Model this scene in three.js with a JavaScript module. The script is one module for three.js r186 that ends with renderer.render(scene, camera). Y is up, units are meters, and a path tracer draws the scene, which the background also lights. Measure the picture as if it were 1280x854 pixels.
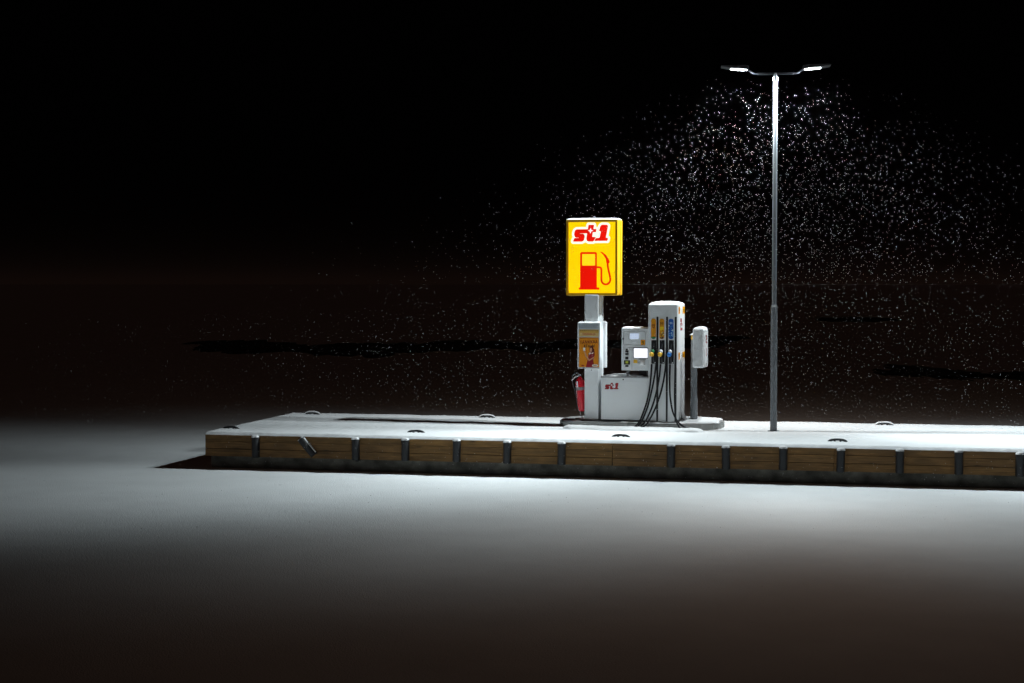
import * as THREE from 'three';
import { RoundedBoxGeometry } from 'three/addons/geometries/RoundedBoxGeometry.js';
import { RectAreaLightUniformsLib } from 'three/addons/lights/RectAreaLightUniformsLib.js';
RectAreaLightUniformsLib.init();

// ------------------------------------------------------------------ camera, sky, added dim warm fill, exposure
const scene = new THREE.Scene();
const camera = new THREE.PerspectiveCamera(23.01, 1024 / 683, 0.1, 3000);
camera.position.set(0, 3.22, 0);
camera.rotation.set(-Math.atan(77 / 2098), 0, 0);

const skyData = new Float32Array(16 * 1024 * 4);                             // night sky, the same all round, with a trace of town glow along the horizon
for (let y = 0; y < 1024; y++) { const up = Math.max(0, (y + 0.5) / 1024 * 180 - 90), g = 0.0042 * Math.exp(-up / 0.8); for (let x = 0; x < 16; x++) skyData.set([0.0002 + g, 0.00016 + g * 0.5, 0.0002 + g * 0.34, 1], (y * 16 + x) * 4); }
const sky = new THREE.DataTexture(skyData, 16, 1024, THREE.RGBAFormat, THREE.FloatType);
sky.mapping = THREE.EquirectangularReflectionMapping;
sky.needsUpdate = true;
scene.background = sky;
scene.environment = sky;

const nightGlow = new THREE.DirectionalLight(new THREE.Color().setRGB(1, 0.48, 0.34), 0.03);   // added warm fill from behind the camera, standing for an unseen town's glow
nightGlow.position.set(-8, 26, 22);
nightGlow.target.position.set(2, 0, -30);
nightGlow.shadow.radius = 40;
nightGlow.castShadow = true;
Object.assign(nightGlow.shadow.camera, { left: -40, right: 40, top: 40, bottom: -40, near: 1, far: 200 });
nightGlow.shadow.mapSize.set(2048, 2048);
scene.add(nightGlow, nightGlow.target);

const renderer = new THREE.WebGLRenderer({ antialias: true });
renderer.toneMapping = THREE.LinearToneMapping;
renderer.toneMappingExposure = 1;
renderer.shadowMap.enabled = true;

// ------------------------------------------------------------------ helpers
function rng(seed) { let s = seed >>> 0; return () => { s = (s + 0x6d2b79f5) >>> 0; let t = Math.imul(s ^ (s >>> 15), 1 | s); t = (t + Math.imul(t ^ (t >>> 7), 61 | t)) ^ t; return ((t ^ (t >>> 14)) >>> 0) / 4294967296; }; }
const hash = (x, y, s) => { let h = Math.imul(x, 374761393) ^ Math.imul(y, 668265263) ^ Math.imul(s, 982451653); h = Math.imul(h ^ (h >>> 13), 1274126177); return ((h ^ (h >>> 16)) >>> 0) / 4294967296; };
function noise(x, y, s = 1, wrap = 0) {
  const xi = Math.floor(x), yi = Math.floor(y), fx = x - xi, fy = y - yi, ux = fx * fx * (3 - 2 * fx), uy = fy * fy * (3 - 2 * fy);
  const m = (v) => (wrap ? ((v % wrap) + wrap) % wrap : v);
  const a = hash(m(xi), m(yi), s), b = hash(m(xi + 1), m(yi), s), c = hash(m(xi), m(yi + 1), s), d = hash(m(xi + 1), m(yi + 1), s);
  return a + (b - a) * ux + (c - a) * uy + (a - b - c + d) * ux * uy;
}
const used = {};
const numbered = (n) => { const k = (used[n] = (used[n] ?? -1) + 1); return k ? `${n}_${String(k).padStart(3, '0')}` : n; };
const tag = (o, label, category, group) => { o.userData.label = label; o.userData.category = category; if (group) o.userData.group = group; return o; };
function thing(name, label, category, pos, turn = 0, group) {
  const o = new THREE.Group();
  o.name = numbered(name); o.position.set(...pos); o.rotation.y = turn;
  scene.add(tag(o, label, category, group));
  return o;
}
function part(name, geo, mat, parent, pos = [0, 0, 0], rot = [0, 0, 0]) {
  const m = new THREE.Mesh(geo, mat);
  m.name = name; m.position.set(...pos); m.rotation.set(...rot);
  m.castShadow = m.receiveShadow = true;
  parent.add(m);
  return m;
}
const rb = (w, h, d, r = 0.006, seg = 2) => new RoundedBoxGeometry(w, h, d, seg, Math.min(r, w / 2.01, h / 2.01, d / 2.01));
const tube = (pts, r, n = 40, k = 8) => new THREE.TubeGeometry(new THREE.CatmullRomCurve3(pts.map((p) => new THREE.Vector3(...p))), n, r, k);
function roundRect(w, h, r) {
  const s = new THREE.Shape(), x = -w / 2, y = -h / 2;
  s.moveTo(x + r, y); s.lineTo(x + w - r, y); s.absarc(x + w - r, y + r, r, -Math.PI / 2, 0); s.lineTo(x + w, y + h - r); s.absarc(x + w - r, y + h - r, r, 0, Math.PI / 2);
  s.lineTo(x + r, y + h); s.absarc(x + r, y + h - r, r, Math.PI / 2, Math.PI); s.lineTo(x, y + r); s.absarc(x + r, y + r, r, Math.PI, Math.PI * 1.5);
  return s;
}
const slabOf = (shape, depth, bevel = 0.003) => new THREE.ExtrudeGeometry(shape, { depth: depth - 2 * bevel, bevelEnabled: bevel > 0, bevelSize: bevel, bevelThickness: bevel, bevelOffset: -bevel, bevelSegments: 2, curveSegments: 8 });
// A lying blanket of snow: a closed height field that falls to nothing at an uneven rim.
function snowBlanket(w, d, thick, rim, nx, nz, seed, { uneven = 0.25, rough = 0.12, mound = null, wobble = 0 } = {}) {
  const pos = [], idx = [];
  for (let j = 0; j <= nz; j++) for (let i = 0; i <= nx; i++) {
    const ex = i / nx * 2 - 1, ez = j / nz * 2 - 1;
    let x = ex * w / 2, z = ez * d / 2;
    if (wobble) { const k = 1 + wobble * (noise(ex * 3 + 9, ez * 3 + 5, seed + 7) - 0.5); const l = Math.hypot(ex, ez) || 1, c = Math.max(Math.abs(ex), Math.abs(ez)) / l; const mixr = 0.75; x *= k * (1 - mixr + mixr * c); z *= k * (1 - mixr + mixr * c); }
    const e = Math.max(0, Math.min(w / 2 * (1 - Math.abs(ex)), d / 2 * (1 - Math.abs(ez))));
    const t = Math.min(1, e / rim), round = Math.sqrt(1 - (1 - t) * (1 - t));
    let y = thick * round * (1 - uneven * noise(x * 2.3 + 31, z * 2.3 + 17, seed)) + thick * rough * round * (noise(x * 19, z * 19, seed + 3) - 0.5);
    if (mound) y *= mound(x, z);
    const lip = t < 0.02 ? (noise(x * 24 + 3, z * 24, seed + 5) - 0.5) * Math.min(0.022, thick * 0.45) : 0;
    pos.push(x + (Math.abs(ex) > 0.999 ? lip : 0), Math.max(0.001, y), z + (Math.abs(ez) > 0.999 ? lip : 0));
  }
  const W = nx + 1;
  for (let j = 0; j < nz; j++) for (let i = 0; i < nx; i++) { const a = j * W + i; idx.push(a, a + W, a + 1, a + 1, a + W, a + W + 1); }
  const n0 = pos.length / 3, ring = [];
  for (let i = 0; i < nx; i++) ring.push(i);
  for (let j = 0; j < nz; j++) ring.push(j * W + nx);
  for (let i = nx; i > 0; i--) ring.push(nz * W + i);
  for (let j = nz; j > 0; j--) ring.push(j * W);
  for (const r of ring) pos.push(pos[r * 3], -0.004, pos[r * 3 + 2]);
  pos.push(0, -0.004, 0);
  for (let k = 0; k < ring.length; k++) { const k2 = (k + 1) % ring.length; idx.push(ring[k], ring[k2], n0 + k, ring[k2], n0 + k2, n0 + k, n0 + k, n0 + k2, n0 + ring.length); }
  const g = new THREE.BufferGeometry();
  g.setAttribute('position', new THREE.Float32BufferAttribute(pos, 3));
  const uv = []; for (let i = 0; i < pos.length / 3; i++) uv.push(pos[i * 3], pos[i * 3 + 2]);
  g.setAttribute('uv', new THREE.Float32BufferAttribute(uv, 2));
  g.setIndex(idx); g.computeVertexNormals();
  return g;
}
// ------------------------------------------------------------------ textures and materials
function dataTex(n, fn, srgb = false) {
  const d = new Uint8Array(n * n * 4);
  for (let y = 0; y < n; y++) for (let x = 0; x < n; x++) { const c = fn(x, y); const [r, g, b] = Array.isArray(c) ? c : [c, c, c]; d.set([r, g, b, 255].map((v) => Math.max(0, Math.min(255, v))), (y * n + x) * 4); }
  const t = new THREE.DataTexture(d, n, n);
  t.wrapS = t.wrapT = THREE.RepeatWrapping; t.magFilter = THREE.LinearFilter; t.minFilter = THREE.LinearFilter;
  if (srgb) t.colorSpace = THREE.SRGBColorSpace;
  t.needsUpdate = true;
  return t;
}
const rep = (t, u, v = u) => { const c = t.clone(); c.repeat.set(u, v); c.needsUpdate = true; return c; };
const fbm = (x, y, n, s) => { let v = 0, a = 0.5; for (let o = 0, f = 8; o < 5; o++, f *= 2, a *= 0.5) v += a * noise(x / n * f, y / n * f, s + o, f); return v; };
const grainTex = dataTex(512, (x, y) => 255 * (0.5 * fbm(x, y, 512, 11) + 0.5 * hash(x, y, 5)));
const snowRnd = rng(77), crumbs = [];
for (let i = 0; i < 16; i++) crumbs.push([snowRnd() * 1024, snowRnd() * 1024, 0.6 + snowRnd() * 1.1, snowRnd()]);
const snowMap = (() => {                                                     // snow with a little dark litter lying in it
  const n = 1024, v = new Float32Array(n * n).fill(1);
  for (const [cx, cy, r, k] of crumbs) for (let y = -4; y <= 4; y++) for (let x = -4; x <= 4; x++) if (Math.hypot(x * (1 + k), y) < r) v[((Math.round(cy) + y + n) % n) * n + (Math.round(cx) + x + n) % n] = 0.55 + 0.3 * k;
  return dataTex(n, (x, y) => { const g = (236 + 14 * (fbm(x, y, n, 31) - 0.5)) * v[y * n + x]; return [g * 0.985, g * 0.995, g]; }, true);
})();
const snowBump = dataTex(1024, (x, y) => 255 * (0.72 * fbm(x, y, 1024, 41) + 0.28 * hash(x >> 1, y >> 1, 9)));
const concreteMap = dataTex(512, (x, y) => { const v = 52 + 92 * fbm(x, y, 512, 91) + (hash(x >> 1, y >> 1, 4) > 0.985 ? -45 : 0) + 18 * (hash(x, y, 6) - 0.5); return [v, v * 0.985, v * 0.92]; }, true);
const S = (o) => new THREE.MeshStandardMaterial(o), C = (r, g, b) => new THREE.Color().setRGB(r, g, b);
const M = {
  lakeSnow: S({ map: rep(snowMap, 1), roughness: 0.95, bumpMap: rep(snowBump, 1), bumpScale: 0.012 }),
  snow: S({ color: C(0.88, 0.89, 0.9), roughness: 0.95, bumpMap: rep(snowBump, 1.3), bumpScale: 0.005 }),
  flake: S({ color: C(0.9, 0.9, 0.92), roughness: 0.9 }),
  openWater: S({ color: C(0.05, 0.052, 0.055), roughness: 0.6 }),
  concrete: S({ map: rep(concreteMap, 0.7), roughness: 0.95, bumpMap: rep(grainTex, 2), bumpScale: 0.006 }),
  rubber: S({ color: C(0.018, 0.019, 0.022), roughness: 0.55, bumpMap: rep(grainTex, 1), bumpScale: 0.002 }),
  hose: S({ color: C(0.006, 0.006, 0.007), roughness: 0.8 }),
  castIron: S({ color: C(0.02, 0.02, 0.023), roughness: 0.6, metalness: 0.3 }),
  galvanised: S({ color: C(0.19, 0.205, 0.22), roughness: 0.55, metalness: 0.3, bumpMap: rep(grainTex, 3, 10), bumpScale: 0.0006 }),
  paint: S({ color: C(0.75, 0.775, 0.79), roughness: 0.42, bumpMap: rep(grainTex, 2), bumpScale: 0.0004 }),
  whitePaint: S({ color: C(0.8, 0.81, 0.82), roughness: 0.4, bumpMap: rep(grainTex, 2), bumpScale: 0.0004 }),
  darkPaint: S({ color: C(0.03, 0.031, 0.035), roughness: 0.5 }),
  greyTrim: S({ color: C(0.3, 0.305, 0.315), roughness: 0.5 }),
  slabTop: S({ color: C(0.3, 0.3, 0.3), roughness: 0.85, bumpMap: rep(grainTex, 2), bumpScale: 0.004 }),
  slabEdge: S({ color: C(0.34, 0.35, 0.34), roughness: 0.7, bumpMap: rep(grainTex, 2), bumpScale: 0.002 }),
  signYellow: S({ color: C(0.68, 0.37, 0.012), roughness: 0.35 }),
  red: S({ color: C(0.8, 0.015, 0.035), roughness: 0.3 }),
  yellow: S({ color: C(0.85, 0.5, 0.05), roughness: 0.35 }),
  green: S({ color: C(0.03, 0.25, 0.1), roughness: 0.4 }),
  blue: S({ color: C(0.03, 0.2, 0.6), roughness: 0.35 }),
  black: S({ color: C(0.01, 0.01, 0.011), roughness: 0.35 }),
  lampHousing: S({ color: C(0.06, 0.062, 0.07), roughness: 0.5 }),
  ledGlow: S({ color: C(0.9, 0.9, 0.9), emissive: C(0.86, 0.94, 1), emissiveIntensity: 40, roughness: 0.4 }),
  screenGlow: S({ color: C(0.4, 0.4, 0.42), emissive: C(0.9, 0.92, 1), emissiveIntensity: 1.15, roughness: 0.3 }),
  displayGlow: S({ color: C(0.4, 0.42, 0.45), emissive: C(0.62, 0.7, 0.85), emissiveIntensity: 0.75, roughness: 0.3 }),
  keypadGlow: S({ color: C(0.2, 0.22, 0.05), emissive: C(0.35, 0.4, 0.03), emissiveIntensity: 0.35, roughness: 0.4 }),
  paper: S({ color: C(0.85, 0.85, 0.86), roughness: 0.8 }),
  sticker: S({ color: C(0.85, 0.86, 0.9), roughness: 0.5 }),
};
const plankMats = [];
for (let k = 0; k < 6; k++) {
  const warm = 0.86 + 0.28 * hash(k, 3, 8), t = dataTex(512, (x, y) => {
    const ring = noise(x / 512 * 4, y / 512 * 48 + 3 * noise(x / 512 * 4, y / 512 * 6, 20 + k, 6), 50 + k), fine = noise(x / 512 * 20, y / 512 * 200, 60 + k), blot = fbm(x, y, 512, 70 + k);
    const knot = Math.exp(-(((x - 130 - 40 * k) / 16) ** 2 + ((y - 120 - 50 * k) / 9) ** 2));
    const v = (0.66 + 0.22 * ring + 0.16 * fine + 0.35 * (blot - 0.5)) * (1 - 0.6 * knot) * warm;
    return [164 * v, 123 * v, 73 * v * (1.03 - 0.06 * k / 5)];
  }, true);
  plankMats.push(S({ map: t, roughness: 0.85, bumpMap: rep(grainTex, 1.2, 6), bumpScale: 0.004 }));
}
function canvas(w, h, draw) {
  const c = document.createElement('canvas'); c.width = w; c.height = h;
  const x = c.getContext('2d'); draw(x, w, h);
  const t = new THREE.CanvasTexture(c); t.colorSpace = THREE.SRGBColorSpace; t.anisotropy = 8;
  return t;
}
const decal = (tex) => S({ map: tex, transparent: true, alphaTest: 0.4, roughness: 0.45 });
const print = (tex, extra = {}) => S({ map: tex, roughness: 0.4, ...extra });
const poly = (x, pts) => { x.beginPath(); pts.forEach(([a, b], i) => (i ? x.lineTo(a, b) : x.moveTo(a, b))); x.closePath(); };
// the red lettering with its white surround, drawn in a box of 620 by 300
const LETTERS = [
  [[275, 362], [480, 362], [466, 424], [326, 424], [326, 440], [385, 440], [408, 456], [413, 490], [404, 535], [390, 558], [368, 568], [215, 568], [226, 536], [240, 514], [316, 514], [316, 498], [268, 498], [244, 482], [234, 450], [236, 415], [250, 378]],
  [[492, 285], [582, 285], [568, 360], [625, 360], [616, 404], [560, 404], [552, 460], [548, 498], [612, 500], [570, 568], [492, 568], [464, 555], [455, 525], [458, 490], [474, 404], [452, 404], [464, 362], [480, 360]],
  [[735, 285], [812, 286], [832, 300], [792, 515], [832, 518], [822, 556], [598, 558], [622, 520], [690, 512], [716, 392], [684, 388], [700, 318], [712, 296]],
];
function drawLogo(x, ox, oy, k, white) {
  x.save(); x.translate(ox, oy); x.scale(k, k); x.translate(-215, -285); x.lineJoin = 'round';
  if (white) { x.fillStyle = x.strokeStyle = '#fffbe8'; x.lineWidth = 92; for (const l of LETTERS) { poly(x, l); x.stroke(); x.fill(); } x.fillRect(480, 330, 240, 180); }
  for (const l of LETTERS) { poly(x, l); x.fillStyle = white ? '#e81000' : '#a8121e'; x.strokeStyle = white ? '#c81400' : '#4a0a14'; x.lineWidth = white ? 11 : 11; x.fill(); x.stroke(); }
  x.fillStyle = '#ffffff';
  poly(x, [[527, 330], [538, 368], [576, 382], [538, 394], [518, 438], [510, 396], [474, 382], [512, 366]]); x.fill();
  x.restore();
}
const logoDecal = canvas(660, 324, (x) => drawLogo(x, 20, 18, 1, false));
const signTex = canvas(590, 881, (x, w, h) => {
  x.fillStyle = '#ffce00'; x.fillRect(0, 0, w, h);
  drawLogo(x, 61, 39, 0.703, true);
  const p = (a, b) => [(a - 135) * 1.405, (b - 128) * 1.405];
  x.fillStyle = x.strokeStyle = '#e01000';
  const [bx, by] = p(240, 393), bw = 150 * 1.405;
  x.beginPath(); x.roundRect(bx, by, bw, 200, 20); x.fill(); x.fillRect(bx, by + 60, bw, p(0, 716)[1] - by - 60);
  x.fillStyle = '#ffd818'; const [wx, wy] = p(257, 410); x.fillRect(wx, wy, 118 * 1.405, 102 * 1.405);
  x.fillStyle = '#e01000'; const [fx, fy] = p(228, 706); x.fillRect(fx, fy, 184 * 1.405, 18 * 1.405);
  x.lineWidth = 23; x.lineCap = 'round'; x.lineJoin = 'round'; x.strokeStyle = '#d81800';
  x.beginPath(); x.moveTo(...p(388, 527)); x.lineTo(...p(408, 527)); x.bezierCurveTo(...p(426, 527), ...p(432, 538), ...p(431, 560)); x.lineTo(...p(431, 636)); x.bezierCurveTo(...p(434, 692), ...p(506, 692), ...p(511, 636)); x.bezierCurveTo(...p(510, 590), ...p(484, 540), ...p(487, 484)); x.stroke();
  x.fillStyle = '#e01000'; poly(x, [p(418, 390), p(440, 394), p(470, 418), p(492, 450), p(506, 480), p(500, 492), p(476, 490), p(470, 452), p(448, 418)]); x.fill();
});
const posterTex = canvas(420, 830, (x, w, h) => {
  x.fillStyle = '#b9c0c6'; x.fillRect(0, 0, w, h);
  const r = rng(5);
  x.fillStyle = '#5d6674'; for (let j = 0; j < 4; j++) for (let k = 0, px = 16; px < 380; k++) { const l = 12 + r() * 40; x.fillRect(px, 18 + j * 19, Math.min(l, 395 - px), 9); px += l + 8; }
  x.fillStyle = '#cda24e'; x.fillRect(10, 112, 400, 62); x.fillStyle = '#7d6a3c'; for (let k = 0; k < 9; k++) x.fillRect(24 + k * 43, 122, 22, 18);
  x.fillStyle = '#d8b878'; x.fillRect(10, 174, 400, 70);
  x.fillStyle = '#b3221c'; x.font = 'bold 46px sans-serif'; x.textAlign = 'center'; x.fillText('TANKKAA JA', 210, 212);
  x.fillStyle = '#e08a10'; x.fillRect(10, 258, 400, 560);
  x.fillStyle = '#c47a10'; x.fillRect(10, 258, 400, 30);
  x.save(); x.translate(210, 375); x.rotate(-0.03); x.fillStyle = '#5e0808'; x.font = 'bold 80px sans-serif'; x.fillText('TANKKAA', 0, 0); x.fillStyle = '#2a0a04'; x.font = 'bold 74px sans-serif'; x.fillText('ETUJA!', 8, 70); x.restore();
  // a woman in a red dress holding up a white cup
  x.fillStyle = '#5a1c10'; x.beginPath(); x.ellipse(262, 480, 42, 62, 0.1, 0, 7); x.fill(); poly(x, [[252, 500], [318, 470], [330, 600], [282, 600]]); x.fill();
  x.fillStyle = '#d39a78'; x.beginPath(); x.ellipse(252, 490, 25, 36, 0.1, 0, 7); x.fill(); x.fillRect(240, 516, 24, 26);
  x.fillStyle = '#8e1420'; poly(x, [[200, 560], [235, 540], [285, 535], [322, 560], [316, 640], [300, 690], [322, 818], [150, 818], [178, 700], [200, 660]]); x.fill();
  x.fillStyle = '#e8d8cc'; poly(x, [[200, 562], [238, 540], [252, 566], [218, 582]]); x.fill(); poly(x, [[262, 560], [288, 532], [306, 548], [278, 574]]); x.fill();
  x.strokeStyle = '#d39a78'; x.lineWidth = 24; x.lineCap = 'round'; x.beginPath(); x.moveTo(206, 668); x.lineTo(164, 620); x.lineTo(118, 520); x.stroke(); x.beginPath(); x.moveTo(300, 640); x.lineTo(214, 690); x.lineTo(140, 590); x.stroke();
  x.fillStyle = '#f0eee8'; x.fillRect(92, 452, 44, 62);
  x.fillStyle = '#a01818'; x.fillRect(60, 778, 56, 22); x.fillStyle = '#e8e4da'; x.beginPath(); x.roundRect(278, 766, 116, 40, 16); x.fill();
  x.fillStyle = '#5a3a20'; x.fillRect(300, 780, 72, 10);
});
const numberTex = (t) => canvas(96, 112, (x, w, h) => { x.fillStyle = '#f0a010'; x.fillRect(0, 0, w, h); x.fillStyle = '#1a1206'; x.font = `bold ${t.length > 1 ? 76 : 96}px sans-serif`; x.textAlign = 'center'; x.textBaseline = 'middle'; x.fillText(t, w / 2, h / 2 + 4); });
const nineTex = numberTex('9'), tenTex = numberTex('10');
const badgeTex = (base, draw) => canvas(96, 384, (x, w, h) => { x.fillStyle = base; x.fillRect(0, 0, w, h); draw(x, w, h); });
const badges = [
  badgeTex('#e0960e', (x) => { x.fillStyle = '#7a1a10'; x.font = 'bold 60px sans-serif'; x.textAlign = 'center'; x.fillText('95', 48, 150); x.fillRect(26, 165, 44, 12); x.fillStyle = '#1d7a4a'; x.fillRect(0, 345, 96, 39); }),
  badgeTex('#d89212', (x) => { const r = rng(3); x.fillStyle = '#f4d020'; x.fillRect(14, 150, 70, 70); x.fillStyle = '#7a4a10'; x.font = 'bold 60px sans-serif'; x.textAlign = 'center'; x.fillText('98', 48, 110); for (let k = 0; k < 26; k++) { x.fillStyle = ['#8a5a14', '#f0d860', '#e8e0c8', '#3a2a14'][k % 4]; x.fillRect(r() * 80, 210 + r() * 140, 10 + r() * 14, 8 + r() * 10); } x.fillStyle = '#181410'; x.fillRect(20, 352, 60, 22); }),
  badgeTex('#2060b8', (x) => { const r = rng(9); x.fillStyle = '#dbe8f4'; x.font = 'bold 52px sans-serif'; x.textAlign = 'center'; x.fillText('DI', 48, 100); for (let k = 0; k < 34; k++) { x.fillStyle = ['#7cc0ec', '#123a86', '#3c8cd8', '#e0f0f8'][k % 4]; x.beginPath(); x.ellipse(r() * 96, 130 + r() * 220, 4 + r() * 10, 4 + r() * 12, r() * 3, 0, 7); x.fill(); } }),
];
const displayTex = canvas(160, 100, (x) => { x.fillStyle = '#e6ecf6'; x.fillRect(0, 0, 160, 100); x.fillStyle = '#8fa0bc'; for (let j = 0; j < 3; j++) for (let k = 0; k < 4; k++) x.fillRect(14 + k * 36, 12 + j * 28, 22, 5); });
M.displayGlow.emissiveMap = displayTex;
M.signGlow = S({ color: C(0.5, 0.5, 0.5), map: signTex, emissive: C(1, 1, 1), emissiveMap: signTex, emissiveIntensity: 1, roughness: 0.35 });

// ------------------------------------------------------------------ the frozen lake
const T = 0.62;                                                             // snow surface of the dock above the ice
const A = [-5.258, 0, -28.653], DOCK = -12.817 * Math.PI / 180;             // front left corner of the dock and its turn
const P0 = [2.096, T + 0.12, -29.245], ISLE = -17 * Math.PI / 180;          // the fuel island
const isle = (a, h, b) => [P0[0] + a * Math.cos(-ISLE) + b * Math.sin(-ISLE), T + h, P0[2] + a * Math.sin(-ISLE) - b * Math.cos(-ISLE)];

const lakeGeo = new THREE.PlaneGeometry(2400, 2400, 1, 1).rotateX(-Math.PI / 2);
{ const p = lakeGeo.attributes.position, uv = lakeGeo.attributes.uv; for (let i = 0; i < p.count; i++) uv.setXY(i, p.getX(i) / 5.3, p.getZ(i) / 5.3); }
const lake = part('frozen_lake', lakeGeo, M.lakeSnow, scene);
lake.userData.kind = 'structure'; lake.userData.label = 'snow covered frozen lake around the dock';
const LEADS = [
  [[-16.7, -86.6], [-14.6, -90.1], [-10.3, -83.4], [-8.3, -86.6], [-5.6, -84.4], [-3.4, -88.9], [0, -87.7], [4.4, -90.1], [3.9, -80.4], [1.8, -75], [-0.7, -76.8], [-2.9, -75.9], [-5, -75], [-5.3, -69.6], [-8.1, -71.1], [-11, -74.2], [-13.2, -75], [-15, -78.5]],
  [[5.5, -88.9], [9.1, -91.3], [13.1, -96.5], [12, -86.6], [9.6, -80.4], [6.7, -77.6], [4.7, -78.5]],
  [[13.2, -60.8], [15.2, -62.5], [16.5, -58.7], [18.3, -58.2], [16.6, -52.7], [14.6, -52.7], [13.5, -55.3], [12.6, -57.2]],
  [[25.5, -140.8], [30.8, -146.9], [31.6, -137.9], [26.8, -127.5], [24.2, -130]],
];
LEADS.forEach((pts, k) => {
  const curve = new THREE.CatmullRomCurve3(pts.map(([x, z]) => new THREE.Vector3(x, 0, z)), true, 'catmullrom', 0.6), r = rng(300 + k), sh = new THREE.Shape();
  for (let i = 0; i < 160; i++) { const p = curve.getPoint(i / 160); const x = p.x + (r() - 0.5) * 0.3, z = p.z + (r() - 0.5) * 2.2 + 5 * (noise(p.x * 0.9, p.z * 0.15, 400 + k) - 0.5); i ? sh.lineTo(x, -z) : sh.moveTo(x, -z); }
  const m = part(numbered('open_water'), new THREE.ShapeGeometry(sh), M.openWater, scene, [0, 0.006, 0], [-Math.PI / 2, 0, 0]);
  m.userData.kind = 'structure';
});

// ------------------------------------------------------------------ the floating dock
const LEN = 22, WID = 4.26;
const dock = thing('floating_dock', 'long wooden floating dock under smooth snow, black fenders along its side', 'dock', A, DOCK);
part('concrete_float', (() => {
  const s = new THREE.Shape(); s.moveTo(-0.07, 0.255); s.lineTo(-0.07, 0.1); s.quadraticCurveTo(-0.075, 0.02, -0.17, -0.06); s.lineTo(-WID + 0.17, -0.06); s.quadraticCurveTo(-WID + 0.075, 0.02, -WID + 0.07, 0.1); s.lineTo(-WID + 0.07, 0.255); s.closePath();
  const g = new THREE.ExtrudeGeometry(s, { depth: LEN - 0.16, bevelEnabled: false, curveSegments: 6 });
  return g.rotateY(-Math.PI / 2).scale(1, 1, 1).translate(LEN - 0.08, 0, 0);
})(), M.concrete, dock);
const core = part('deck_frame', new THREE.BoxGeometry(LEN - 0.12, 0.31, WID - 0.12), plankMats[2], dock, [LEN / 2, 0.415, -WID / 2]);
core.userData.label = 'timber inner frame under the snow';
const PL = 3.53, rows = [0.273, 0.403, 0.525], rh = [0.127, 0.125, 0.113];
const plankGeos = rows.map((y, j) => [0, 1].map((k) => { const g = rb(PL - 0.008, rh[j], 0.048, 0.006); const uv = g.attributes.uv, p = g.attributes.position; for (let i = 0; i < p.count; i++) uv.setXY(i, p.getX(i) / 1.6 + 0.5 * k, (p.getY(i) + p.getZ(i)) / 0.42 + 0.3 * j + 0.17 * k); return g; }));
const pr = rng(12);
for (let i = 0; i * PL < LEN - 0.5; i++) rows.forEach((y, j) => {
  part('plank', plankGeos[j][Math.floor(pr() * 2)], plankMats[Math.floor(pr() * 6)], dock, [Math.min(i * PL + PL / 2, LEN - PL / 2 + 1e-3 * i), y + (pr() - 0.5) * 0.004, -0.028 + (pr() - 0.5) * 0.006]);
});
const endGeos = rows.map((y, j) => { const g = rb(WID - 0.012, rh[j], 0.048, 0.006); const uv = g.attributes.uv, p = g.attributes.position; for (let i = 0; i < p.count; i++) uv.setXY(i, p.getX(i) / 1.6, (p.getY(i) + p.getZ(i)) / 0.42 + 0.3 * j); return g; });
rows.forEach((y, j) => part('plank', endGeos[j], plankMats[j], dock, [0.028, y, -WID / 2 - 0.03], [0, Math.PI / 2, 0]));
for (let i = 0; i * PL < LEN - 0.5; i++) rows.forEach((y, j) => part('plank', plankGeos[j][0], plankMats[(i + j) % 6], dock, [Math.min(i * PL + PL / 2, LEN - PL / 2), y, -WID + 0.028]));
const deckSnow = part('deck_snow', snowBlanket(LEN + 0.03, WID + 0.03, 0.052, 0.05, 620, 110, 4, { uneven: 0.22, rough: 0.1 }), M.snow, dock, [LEN / 2, 0.578, -WID / 2]);
deckSnow.userData.label = 'smooth snow lying on the deck';
// fenders: half-round rubber strips bolted on the side
const fenderGeo = (() => { const s = new THREE.Shape(); s.moveTo(-0.058, 0); s.lineTo(-0.058, 0.035); s.quadraticCurveTo(-0.05, 0.085, 0, 0.088); s.quadraticCurveTo(0.05, 0.085, 0.058, 0.035); s.lineTo(0.058, 0); s.closePath(); return new THREE.ExtrudeGeometry(s, { depth: 0.345, bevelEnabled: true, bevelSize: 0.005, bevelThickness: 0.005, bevelSegments: 2, curveSegments: 5 }).rotateX(-Math.PI / 2).scale(1, 1, -1).rotateY(0); })();
fenderGeo.index || 0;
{ const p = fenderGeo.attributes.position; for (let i = 0; i < p.count; i += 3) { for (const a of ['position', 'normal', 'uv']) { const t = fenderGeo.attributes[a], n = t.itemSize; for (let c = 0; c < n; c++) { const v = t.array[(i + 1) * n + c]; t.array[(i + 1) * n + c] = t.array[(i + 2) * n + c]; t.array[(i + 2) * n + c] = v; } } } fenderGeo.computeVertexNormals(); }
const snowBit = snowBlanket(0.135, 0.12, 0.036, 0.05, 12, 10, 21, { wobble: 0.3 });
const FU = [0.931, 2.711, 3.576, 4.457, 5.312, 6.222, 8.014, 8.898, 9.794, 10.688, 11.594, 12.486, 13.389, 14.28, 15.17, 16.06, 16.95, 17.84, 18.73, 19.62, 20.51];
const fr = rng(8);
FU.forEach((u, i) => {
  const f = part('fender', fenderGeo, M.rubber, dock, [u, 0.215 + (fr() - 0.5) * 0.02, -0.002], [0, 0, (fr() - 0.5) * 0.04]);
  part('snow', snowBit, M.snow, f, [0, 0.345, 0.045]);
});
const loose = part('fender', fenderGeo, M.rubber, dock, [1.975, 0.272, -0.002], [0, 0, 0.72]);
loose.userData.label = 'black fender hanging askew';
part('snow', rb(0.014, 0.32, 0.055, 0.007, 3), M.snow, loose, [0.06, 0.172, 0.035]);
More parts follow.
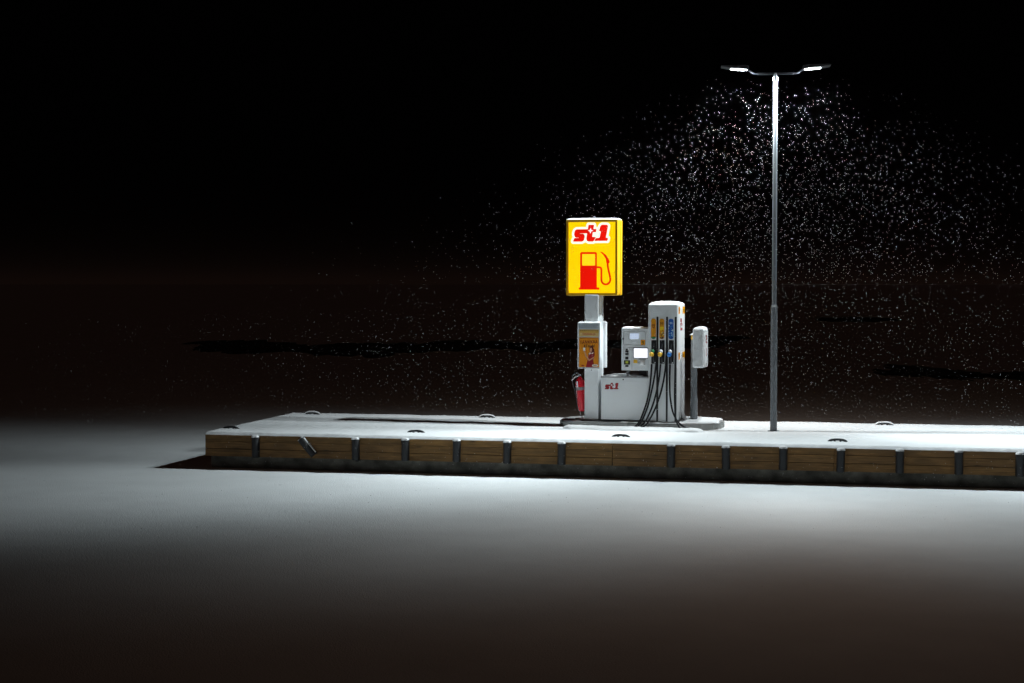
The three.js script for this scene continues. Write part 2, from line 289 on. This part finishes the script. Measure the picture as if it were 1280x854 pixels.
part('snow', rb(0.1, 0.02, 0.06, 0.009, 3), M.snow, loose, [0, 0.356, 0.04]);
const bolt = new THREE.CylinderGeometry(0.011, 0.011, 0.012, 8).rotateX(Math.PI / 2);
for (const x of [2.69, 2.73, 2.76]) part('bracket', rb(0.05, 0.035, 0.03, 0.005), M.castIron, dock, [x + 0.02, 0.19 + (x - 2.7) * 0.4, -0.055]);
// mooring cleats
function cleat(u, v, snowy) {
  const g = new THREE.Group(); g.name = 'mooring_cleat'; g.position.set(u, 0.615, -v); dock.add(g);
  const arch = (r, lift) => tube([[-0.15, lift + 0.0, 0], [-0.11, lift + 0.026, 0], [-0.05, lift + 0.038, 0], [0.05, lift + 0.038, 0], [0.11, lift + 0.026, 0], [0.15, lift, 0]], r, 24, 8);
  part('horn', arch(0.019, 0), M.castIron, g);
  for (const x of [-0.045, 0.045]) part('foot', rb(0.032, 0.07, 0.03, 0.006), M.castIron, g, [x, 0.014, 0]);
  if (snowy) part('snow', arch(0.016, 0.022), M.snow, g);
}
for (const [u, v, s] of [[0.22, 0.62, 0], [3.577, 0.62, 0], [7.099, 0.62, 0], [10.621, 0.62, 0], [14.14, 0.62, 0], [0.55, 3.9, 1], [4.02, 3.9, 1], [7.55, 3.9, 1], [11.34, 3.9, 1], [14.8, 3.9, 1]]) cleat(u, v, s);

// ------------------------------------------------------------------ the fuel island
const IT = ISLE;
const plinth = thing('island_plinth', 'low grey rounded plinth under the fuel pump, partly covered in snow', 'plinth', isle(0.045, 0, 0.59), IT);
const PW = 2.9, PD = 1.42, PRAD = 0.6;
part('slab', slabOf(roundRect(PW - 0.03, PD - 0.03, PRAD - 0.015), 0.126, 0.008).rotateX(-Math.PI / 2), M.slabTop, plinth, [0, -0.006, 0]);
{ // edge plates round the rim, one by one
  const pts = roundRect(PW, PD, PRAD).getSpacedPoints(30);
  for (let i = 0; i < 30; i++) { const p = pts[i], q = pts[i + 1], l = p.distanceTo(q), ang = Math.atan2(q.y - p.y, q.x - p.x); part('edge_plate', rb(l - 0.004, 0.1, 0.018, 0.003, 1), M.slabEdge, plinth, [(p.x + q.x) / 2, 0.05 - 0.006, -(p.y + q.y) / 2], [0, ang, 0]); }
}
part('snow', snowBlanket(1.25, 1.15, 0.045, 0.12, 50, 44, 31, { wobble: 0.3, uneven: 0.4, mound: (x, z) => 0.75 + 1.4 * Math.exp(-(((x - 0.1) / 0.32) ** 2 + (z / 0.3) ** 2)) }), M.snow, plinth, [0.82, 0.118, -0.02]).userData.label = 'mound of snow on the plinth';
part('snow', snowBlanket(0.34, 0.3, 0.025, 0.07, 16, 14, 33, { wobble: 0.7 }), M.snow, plinth, [-1.0, 0.118, 0.3], [0, 0.5, 0]);
part('snow', snowBlanket(2.6, 0.5, 0.1, 0.2, 90, 18, 35, { uneven: 0.45, rough: 0.12, wobble: 0.12 }), M.snow, plinth, [0.02, -0.01, 0.84]).userData.label = 'low drift of snow along the plinth';
part('snow', snowBlanket(1.0, 0.12, 0.014, 0.05, 40, 8, 34, { wobble: 0.5, uneven: 0.7 }), M.snow, plinth, [0.35, 0.118, 0.65]);

// --- the sign pylon
const pyl = thing('fuel_sign_pylon', 'grey pylon carrying a glowing yellow fuel sign with red lettering', 'sign', isle(-0.755, 0.120, 0.271), IT);
pyl.scale.setScalar(0.984);
part('column', rb(0.262, 2.26, 0.37, 0.02, 3), M.paint, pyl, [0, 1.13, 0]);
part('base_plate', rb(0.34, 0.018, 0.44, 0.006), M.greyTrim, pyl, [0, 0.008, 0]);
const SW = 0.95, SH = 1.36, SD = 0.31, sy = 2.24 + SH / 2;
part('sign_cabinet', rb(SW - 0.03, SH - 0.03, SD - 0.06, 0.01), M.signYellow, pyl, [0, sy, 0]);
const ringShape = (w, h, t, r) => { const s = roundRect(w, h, r); s.holes.push(roundRect(w - 2 * t, h - 2 * t, r * 0.5)); return s; };
for (const s of [1, -1]) {
  const f = part('frame', slabOf(ringShape(SW, SH, 0.042, 0.03), 0.1, 0.008), M.signYellow, pyl, [0, sy, s > 0 ? SD / 2 - 0.075 : -SD / 2 - 0.025]);
  const face = part('glowing_sign_face', rb(SW - 0.086, SH - 0.086, 0.03, 0.004), M.signYellow, f, [0, 0, s > 0 ? 0.068 : 0.032]);
  part('glowing_sign_print', new THREE.PlaneGeometry(SW - 0.09, SH - 0.09), M.signGlow, f, [0, 0, s > 0 ? 0.087 : 0.013], [0, s > 0 ? 0 : Math.PI, 0]);
}
for (const s of [1, -1]) { const l = new THREE.RectAreaLight(C(1, 0.62, 0.05), 0.9, SW - 0.1, SH - 0.1); l.position.set(0, sy, s * (SD / 2 + 0.04)); if (s > 0) l.rotation.y = Math.PI; pyl.add(l); }
part('snow_cap', snowBlanket(SW - 0.01, SD + 0.02, 0.03, 0.06, 40, 16, 41, { uneven: 0.5 }), M.snow, pyl, [0, sy + SH / 2, 0]);
part('lifting_eye', new THREE.TorusGeometry(0.022, 0.007, 8, 16), M.galvanised, pyl, [0, sy + SH / 2 + 0.035, 0]);
for (const s of [1, -1]) {                                                   // poster cases on both sides of the column
  const z = s * (0.185 + 0.034);
  const cse = part('poster_case', rb(0.416, 0.828, 0.062, 0.012), M.whitePaint, pyl, [-0.03, 1.345, z]);
  if (s > 0) { const p = part('poster', new THREE.PlaneGeometry(0.38, 0.792), print(posterTex), cse, [0, 0, 0.0335]); p.userData.label = 'orange advertising poster with a woman in red'; }
  else part('poster', new THREE.PlaneGeometry(0.38, 0.792), M.paper, cse, [0, 0, -0.0335], [0, Math.PI, 0]);
  const fr4 = slabOf(ringShape(0.416, 0.828, 0.013, 0.012), 0.012, 0.003);
  part('case_frame', fr4, M.whitePaint, cse, [0, 0, s > 0 ? 0.029 : -0.041]);
  part('snow', snowBlanket(0.4, 0.055, 0.014, 0.02, 20, 6, 43 + s), M.snow, cse, [0, 0.414, 0]);
}
part('lock', new THREE.CylinderGeometry(0.009, 0.009, 0.008, 10).rotateX(Math.PI / 2), M.black, pyl, [0.0, 0.905, 0.187]);

// --- the extinguisher hanging on the column's side
const ext = thing('fire_extinguisher', 'red fire extinguisher with grey strap hanging beside the sign column', 'extinguisher', isle(-0.962, 0.230, 0.295), IT);
ext.rotation.z = 0.09; ext.scale.setScalar(1.1);
part('cylinder', new THREE.LatheGeometry([[0, 0.04], [0.05, 0.03], [0.066, 0.05], [0.072, 0.09], [0.077, 0.3], [0.077, 0.47], [0.07, 0.52], [0.048, 0.56], [0.026, 0.58], [0.024, 0.6], [0, 0.602]].map((p) => new THREE.Vector2(...p)), 28), M.red, ext);
part('strap', new THREE.LatheGeometry([[0.0785, 0.375], [0.0815, 0.378], [0.0815, 0.422], [0.0785, 0.425]].map((p) => new THREE.Vector2(...p)), 28), M.greyTrim, ext);
part('label_strip', new THREE.CylinderGeometry(0.079, 0.0715, 0.27, 6, 1, true, -0.95, 0.16), M.whitePaint, ext, [0, 0.24, 0]);
part('label_strip', new THREE.CylinderGeometry(0.0775, 0.0792, 0.1, 8, 1, true, -0.75, 0.5), M.sticker, ext, [0, 0.475, 0]);
part('valve', rb(0.045, 0.05, 0.04, 0.008), M.greyTrim, ext, [0, 0.615, 0]);
part('handle', tube([[0, 0.63, 0], [-0.04, 0.65, 0.02], [-0.12, 0.615, 0.05]], 0.008, 12, 6), M.galvanised, ext);
part('handle', tube([[0, 0.615, 0], [-0.05, 0.6, 0.03], [-0.13, 0.545, 0.06]], 0.011, 12, 6), M.whitePaint, ext);
part('hose', tube([[0.01, 0.62, 0], [-0.04, 0.67, 0.01], [-0.11, 0.62, 0.01], [-0.125, 0.5, 0], [-0.1, 0.35, -0.02], [-0.085, 0.15, -0.03], [-0.075, 0.06, -0.03]], 0.011, 40, 8), M.darkPaint, ext);
part('cord', tube([[-0.04, 0.05, 0.05], [-0.03, 0.0, 0.05], [-0.005, -0.07, 0.04], [0.01, -0.1, 0.03]], 0.006, 12, 6), M.whitePaint, ext);
part('wall_bracket', rb(0.09, 0.05, 0.05, 0.005), M.greyTrim, ext, [0.065, 0.4, 0]);

// --- the dispenser: low cabinet, payment terminal, tall hose column
const pump = thing('fuel_dispenser', 'grey fuel dispenser with low cabinet, payment terminal and tall three hose column', 'fuel pump', isle(0.000, 0.120, 0.000), IT);
pump.scale.setScalar(0.98);                                                               // front plane; +z faces the viewer
part('plinth_base', rb(1.34, 0.035, 0.5, 0.004), M.darkPaint, pump, [0.12, 0.016, -0.29]);
const cab = part('cabinet', rb(0.86, 0.755, 0.52, 0.012, 3), M.paint, pump, [-0.139, 0.41, -0.262]);
part('door_panel', rb(0.83, 0.685, 0.012, 0.004), M.paint, cab, [0, -0.026, 0.26]);
part('lid', rb(0.875, 0.03, 0.54, 0.01), M.greyTrim, cab, [0, 0.388, 0]);
part('lock', new THREE.CylinderGeometry(0.012, 0.012, 0.012, 12).rotateX(Math.PI / 2), M.black, cab, [-0.02, 0.345, 0.27]);
part('logo', new THREE.PlaneGeometry(0.265, 0.13), decal(logoDecal), cab, [-0.233, 0.223, 0.2685]);
part('snow', snowBlanket(0.42, 0.5, 0.035, 0.1, 26, 22, 51, { wobble: 0.25, uneven: 0.6 }), M.snow, cab, [-0.17, 0.402, -0.01]);
part('snow', snowBlanket(0.3, 0.3, 0.018, 0.08, 18, 16, 52, { wobble: 0.6, uneven: 0.9, rough: 0.5 }), M.snow, cab, [0.18, 0.402, 0.08]);
// terminal
const term = part('terminal', rb(0.49, 0.755, 0.3, 0.014, 3), M.paint, pump, [0.04, 1.295, -0.19]);
part('leg', rb(0.05, 0.13, 0.06, 0.006), M.greyTrim, term, [-0.15, -0.435, 0.03]);
part('leg', rb(0.14, 0.13, 0.12, 0.006), M.darkPaint, term, [0.12, -0.435, -0.03]);
const tz = 0.15;
const tdoor = part('door_seal', slabOf(ringShape(0.405, 0.25, 0.008, 0.03), 0.01, 0.002), M.greyTrim, term, [-0.008, 0.195, tz - 0.004]);
part('lock', new THREE.CylinderGeometry(0.014, 0.014, 0.014, 12).rotateX(Math.PI / 2), M.black, term, [-0.212, 0.185, tz]);
part('display_screen', rb(0.16, 0.1, 0.012, 0.003), M.displayGlow, term, [-0.008, 0.235, tz]);
part('price_label', rb(0.07, 0.034, 0.006, 0.002), M.sticker, term, [-0.008, 0.125, tz]);
part('number_plate', new THREE.PlaneGeometry(0.082, 0.1), print(nineTex), term, [0.148, 0.12, tz + 0.003]);
part('seam', rb(0.46, 0.006, 0.004, 0.001, 1), M.greyTrim, term, [0, 0.036, tz]);
part('seam', rb(0.006, 0.39, 0.004, 0.001, 1), M.greyTrim, term, [-0.052, -0.165, tz]);
part('bezel', slabOf(ringShape(0.28, 0.2, 0.016, 0.012), 0.014, 0.003), M.greyTrim, term, [0.108, -0.066, tz - 0.004]);
part('touch_screen', rb(0.247, 0.168, 0.008, 0.002), M.screenGlow, term, [0.108, -0.066, tz + 0.002]);
part('receipt', tube([[0, 0.0, 0], [0, -0.03, 0.035], [0, -0.075, 0.05], [0, -0.1, 0.035]], 0.004, 8, 4).scale(13, 1, 1), M.paper, term, [0.142, -0.175, tz]);
part('receipt_tray', rb(0.13, 0.02, 0.03, 0.004), M.greyTrim, term, [0.142, -0.172, tz + 0.006]);
part('button', rb(0.072, 0.062, 0.016, 0.006), M.yellow, term, [0.012, -0.215, tz]);
for (const [y, h, w] of [[-0.005, 0.022, 0.03], [-0.04, 0.034, 0.062], [-0.085, 0.042, 0.062], [-0.158, 0.05, 0.058], [-0.3, 0.032, 0.06]]) part('card_slot', rb(w, h, 0.014, 0.005), M.black, term, [-0.145, y, tz]);
part('reader', rb(0.112, 0.078, 0.022, 0.008), M.black, term, [-0.142, -0.236, tz]);
part('keypad_light', rb(0.05, 0.044, 0.006, 0.003), M.keypadGlow, term, [-0.142, -0.232, tz + 0.012]);
part('snow_cap', snowBlanket(0.48, 0.29, 0.035, 0.07, 26, 16, 53, { uneven: 0.5 }), M.snow, term, [0, 0.376, 0]);
// hose column
const col = part('hose_column', rb(0.53, 2.09, 0.66, 0.02, 4), M.paint, pump, [0.553, 1.055, -0.335]);
part('side_panel', rb(0.012, 1.98, 0.58, 0.01), M.whitePaint, col, [0.264, 0.0, 0]);
part('snow_cap', snowBlanket(0.51, 0.64, 0.06, 0.12, 30, 34, 54, { uneven: 0.25 }), M.snow, col, [0, 1.036, 0]);
const cz = 0.331, A1 = [0.386, 0.536, 0.701].map((a) => a - 0.553), CH = [0.457, 0.629, 0.786].map((a) => a - 0.553), Y = (h) => h - 0.08 - 1.055;
const badgeShape = slabOf(roundRect(0.09, 0.36, 0.04), 0.01, 0.002);
{ const uv = badgeShape.attributes.uv, p = badgeShape.attributes.position; for (let i = 0; i < p.count; i++) uv.setXY(i, p.getX(i) / 0.09 + 0.5, p.getY(i) / 0.36 + 0.5); }
const knobGeo = (() => { const g = new THREE.SphereGeometry(0.042, 18, 14); g.scale(1, 1.05, 1.15); return g; })();
const knobMats = [[M.yellow, M.green], [M.yellow, M.sticker], [M.blue, M.sticker]];
A1.forEach((a, i) => {
  part('fuel_badge', badgeShape, print(badges[i]), col, [a, Y(1.745), cz - 0.004]);
  part('hose_channel', rb(0.036, 1.86, 0.03, 0.008), M.black, col, [CH[i], Y(1.03), cz - 0.006]);
  const hol = part('holster', rb(0.088, 0.42, 0.03, 0.01), M.black, col, [a + 0.006, Y(1.335), cz - 0.004]);
  part('nozzle_cap', knobGeo, knobMats[i][0], hol, [-0.028, -0.04, 0.055]);
  const sm = part('nozzle_tip', knobGeo, knobMats[i][1], hol, [-0.012, 0.012, 0.038]); sm.scale.setScalar(0.8);
  part('nozzle_body', tube([[-0.02, -0.03, 0.03], [0.0, 0.07, 0.035], [0.008, 0.15, 0.02]], 0.016, 14, 8), M.darkPaint, hol);
  part('nozzle_lever', tube([[-0.01, -0.07, 0.03], [0.004, -0.13, 0.045], [0.006, -0.19, 0.02]], 0.014, 14, 8), M.darkPaint, hol);
  part('tag', rb(0.022, 0.02, 0.006, 0.002), M.sticker, hol, [0.022, -0.19, 0.016]);
});
const H = (pts) => tube(pts, 0.0155, 90, 9);
part('hose', H([[0.36, 1.04, 0.02], [0.352, 0.82, 0.045], [0.318, 0.5, 0.08], [0.24, 0.2, 0.13], [0.16, 0.0, 0.18], [0.07, -0.098, 0.22], [0.09, -0.098, 0.27], [0.19, -0.02, 0.23], [0.3, 0.24, 0.16], [0.375, 0.57, 0.09], [0.43, 0.92, 0.045], [0.457, 1.32, 0.015]]), M.hose, pump);
part('hose', H([[0.52, 1.04, 0.02], [0.505, 0.82, 0.05], [0.45, 0.5, 0.09], [0.36, 0.2, 0.14], [0.26, 0.0, 0.19], [0.15, -0.098, 0.23], [0.18, -0.098, 0.29], [0.3, -0.03, 0.25], [0.43, 0.2, 0.17], [0.55, 0.57, 0.1], [0.61, 0.95, 0.045], [0.629, 1.32, 0.015]]), M.hose, pump);
part('hose', H([[0.69, 1.04, 0.02], [0.69, 0.75, 0.05], [0.72, 0.4, 0.1], [0.8, 0.14, 0.16], [0.95, -0.03, 0.2], [1.18, -0.098, 0.22], [1.17, -0.098, 0.28], [0.97, -0.098, 0.27], [0.86, 0.02, 0.22], [0.8, 0.35, 0.12], [0.788, 0.9, 0.045], [0.786, 1.32, 0.015]]), M.hose, pump);
const sx = 0.2712;
for (const h of [2.07, 1.26]) { part('number_plate', new THREE.PlaneGeometry(0.14, 0.125), print(nineTex), col, [sx, Y(h), 0.2], [0, Math.PI / 2, 0]); part('number_plate', new THREE.PlaneGeometry(0.2, 0.125), print(tenTex), col, [sx, Y(h), -0.19], [0, Math.PI / 2, 0]); }
part('logo', new THREE.PlaneGeometry(0.24, 0.2), decal(logoDecal), col, [sx, Y(1.82), 0.02], [0, Math.PI / 2, -Math.PI / 2]);
part('drain_pipe', tube([[0, 1.15, 0], [0, 0.6, 0], [0.002, 0.16, 0], [0.04, 0.07, 0.0], [0.09, 0.055, 0]], 0.032, 30, 10), M.whitePaint, pump, [0.855, 0.0, -0.3]);

// --- the box on its own post to the right of the pump
const box = thing('service_box', 'small grey rounded box on a steel post right of the pump', 'box', isle(1.016, 0.120, 0.413), IT);
box.scale.setScalar(0.984);
part('post', new THREE.CylinderGeometry(0.055, 0.055, 1.46, 24), M.galvanised, box, [0, 0.73, 0]);
part('post_sleeve', new THREE.CylinderGeometry(0.066, 0.066, 0.42, 24), M.galvanised, box, [0, 0.21, 0]);
part('bracket', rb(0.1, 0.09, 0.1, 0.012), M.yellow, box, [-0.0, 1.5, 0]);
part('snow', snowBlanket(0.12, 0.12, 0.03, 0.05, 12, 12, 61), M.snow, box, [0, 1.545, 0]);
const hb = part('housing', rb(0.2, 0.68, 0.44, 0.03, 4), M.paint, box, [0.13, 1.315, 0.1]);
part('side_panel', rb(0.008, 0.58, 0.36, 0.003), M.whitePaint, hb, [0.099, -0.02, 0]);
part('logo', new THREE.PlaneGeometry(0.16, 0.14), decal(logoDecal), hb, [0.1045, 0.16, -0.02], [0, Math.PI / 2, -Math.PI / 2]);
const barsTex = canvas(64, 128, (x) => { x.fillStyle = '#a01c2c'; for (let k = 0; k < 7; k++) x.fillRect(18, 6 + k * 17, 26, 11); });
part('lettering', new THREE.PlaneGeometry(0.1, 0.16), decal(barsTex), hb, [0.1045, -0.07, -0.02], [0, Math.PI / 2, 0]);
part('lock', new THREE.CylinderGeometry(0.012, 0.012, 0.012, 10).rotateZ(Math.PI / 2), M.black, hb, [0.102, -0.28, -0.02]);
part('snow_cap', snowBlanket(0.18, 0.43, 0.05, 0.08, 16, 26, 62, { uneven: 0.2 }), M.snow, hb, [0, 0.334, 0]);

// ------------------------------------------------------------------ the lamp post
const LY = -6 * Math.PI / 180;
const lamp = thing('lamp_post', 'tall galvanised lamp post with two lit flat heads standing on the dock', 'lamp post', [4.494, T - 0.03, -28.759], LY);
part('pole_sleeve', new THREE.CylinderGeometry(0.056, 0.058, 2.17, 28), M.galvanised, lamp, [0, 1.085, 0]);
part('base_flange', new THREE.CylinderGeometry(0.1, 0.11, 0.03, 28), M.galvanised, lamp, [0, 0.025, 0]);
part('access_hatch', rb(0.05, 0.26, 0.012, 0.005), M.galvanised, lamp, [0, 0.75, 0.054]);
part('sleeve_collar', new THREE.CylinderGeometry(0.043, 0.056, 0.03, 28), M.galvanised, lamp, [0, 2.185, 0]);
part('pole', new THREE.CylinderGeometry(0.036, 0.04, 3.9, 28), M.galvanised, lamp, [0, 4.13, 0]);
part('pole_collar', new THREE.CylinderGeometry(0.05, 0.05, 0.05, 24), M.galvanised, lamp, [0, 6.06, 0]);
part('spigot', new THREE.CylinderGeometry(0.03, 0.03, 0.11, 20), M.greyTrim, lamp, [0, 6.1, 0]);
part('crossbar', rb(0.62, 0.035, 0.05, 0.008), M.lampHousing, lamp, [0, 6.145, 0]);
const headShape = (() => { const s = new THREE.Shape(); s.moveTo(0, -0.02); s.lineTo(0.3, -0.012); s.lineTo(0.46, 0.004); s.lineTo(0.462, 0.012); s.lineTo(0.3, 0.028); s.lineTo(0.06, 0.04); s.lineTo(0, 0.03); s.closePath(); return new THREE.ExtrudeGeometry(s, { depth: 0.3, bevelEnabled: true, bevelSize: 0.004, bevelThickness: 0.006, bevelSegments: 2 }).translate(0, 0, -0.15); })();
// each head's light modules: [half angle of the beam, throw along the dock, throw towards the lake in front, candela, warm if added for the brown outer spill]
const WHITE = C(0.83, 0.945, 0.98), WARM = C(1, 0.66, 0.48);
const OPTICS = [[75, 0, 0, 20, 0], [36, 8.8, 1, 118, 0], [34, 3, 4, 62, 0], [30, 7, 3, 78, 0], [40, 4, -2.2, 72, 0], [24, 2, 6, 28, 0], [28, 2, 8, 12, 1], [55, 2, -5, 9, 1], [28, 0, 10, 6, 1]];
const KL = 0.95;
for (const s of [-1, 1]) {
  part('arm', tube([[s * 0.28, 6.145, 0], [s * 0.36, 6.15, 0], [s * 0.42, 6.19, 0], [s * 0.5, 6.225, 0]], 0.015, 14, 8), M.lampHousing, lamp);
  const head = new THREE.Group(); head.name = 'lamp_head'; head.position.set(s * 0.46, 6.235, 0); if (s < 0) head.rotation.y = Math.PI; lamp.add(head);
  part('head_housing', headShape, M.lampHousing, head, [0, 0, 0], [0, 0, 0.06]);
  part('led_light_panel', new THREE.CylinderGeometry(0.14, 0.14, 0.008, 32).scale(1, 1, 0.6), M.ledGlow, head, [0.16, -0.014, 0], [0, 0, 0.06]);
  const o = new THREE.Vector3(s * 0.625, 6.2, 0);
  for (const [half, along, front, cd, warm] of OPTICS) for (const d of along ? [-1, 1] : [1]) {
    const l = new THREE.SpotLight(warm ? WARM : WHITE, cd * KL, 0, half * Math.PI / 180, 1, 2);
    l.position.set(o.x, o.y, o.z + 0.0); l.target.position.set(o.x + along * d, o.y - 6.75, o.z + front);
    l.castShadow = true; l.shadow.radius = 3; l.shadow.bias = -0.0005;
    lamp.add(l, l.target);
  }
}

// ------------------------------------------------------------------ falling snow
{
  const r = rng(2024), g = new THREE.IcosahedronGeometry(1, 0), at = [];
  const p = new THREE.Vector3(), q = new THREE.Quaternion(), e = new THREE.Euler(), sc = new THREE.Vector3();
  const lightDomeCentre = new THREE.Vector3(4.5, 6.6, -28.76);                       // flake density is shaped after the lamp's light: a dome, thinning outward
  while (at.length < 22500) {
    if (at.length < 380) { const t = 0.15 + 2.1 * r(); p.set(lightDomeCentre.x + (r() < 0.5 ? -0.66 : 0.66) + (r() - 0.5) * t * 2.4, lightDomeCentre.y + 0.05 - t, lightDomeCentre.z + (r() - 0.5) * t * 2.4); } else
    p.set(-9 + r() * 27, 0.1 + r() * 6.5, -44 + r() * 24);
    const d = p.distanceTo(lightDomeCentre), side = Math.hypot(p.x - lightDomeCentre.x, p.z - lightDomeCentre.z), under = lightDomeCentre.y - p.y;
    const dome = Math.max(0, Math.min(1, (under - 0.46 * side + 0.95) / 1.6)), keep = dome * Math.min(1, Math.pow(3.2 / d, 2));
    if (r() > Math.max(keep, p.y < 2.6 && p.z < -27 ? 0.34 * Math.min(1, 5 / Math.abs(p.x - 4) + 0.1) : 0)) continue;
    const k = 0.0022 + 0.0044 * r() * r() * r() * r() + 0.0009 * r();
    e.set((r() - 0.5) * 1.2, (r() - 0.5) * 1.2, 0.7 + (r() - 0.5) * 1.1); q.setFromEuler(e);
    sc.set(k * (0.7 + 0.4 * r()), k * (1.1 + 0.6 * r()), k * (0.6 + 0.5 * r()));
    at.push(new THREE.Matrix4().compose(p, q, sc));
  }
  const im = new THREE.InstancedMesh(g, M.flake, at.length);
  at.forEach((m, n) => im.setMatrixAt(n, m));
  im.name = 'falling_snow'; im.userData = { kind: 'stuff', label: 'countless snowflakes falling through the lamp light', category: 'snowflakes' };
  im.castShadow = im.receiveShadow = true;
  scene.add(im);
}
renderer.render(scene, camera);
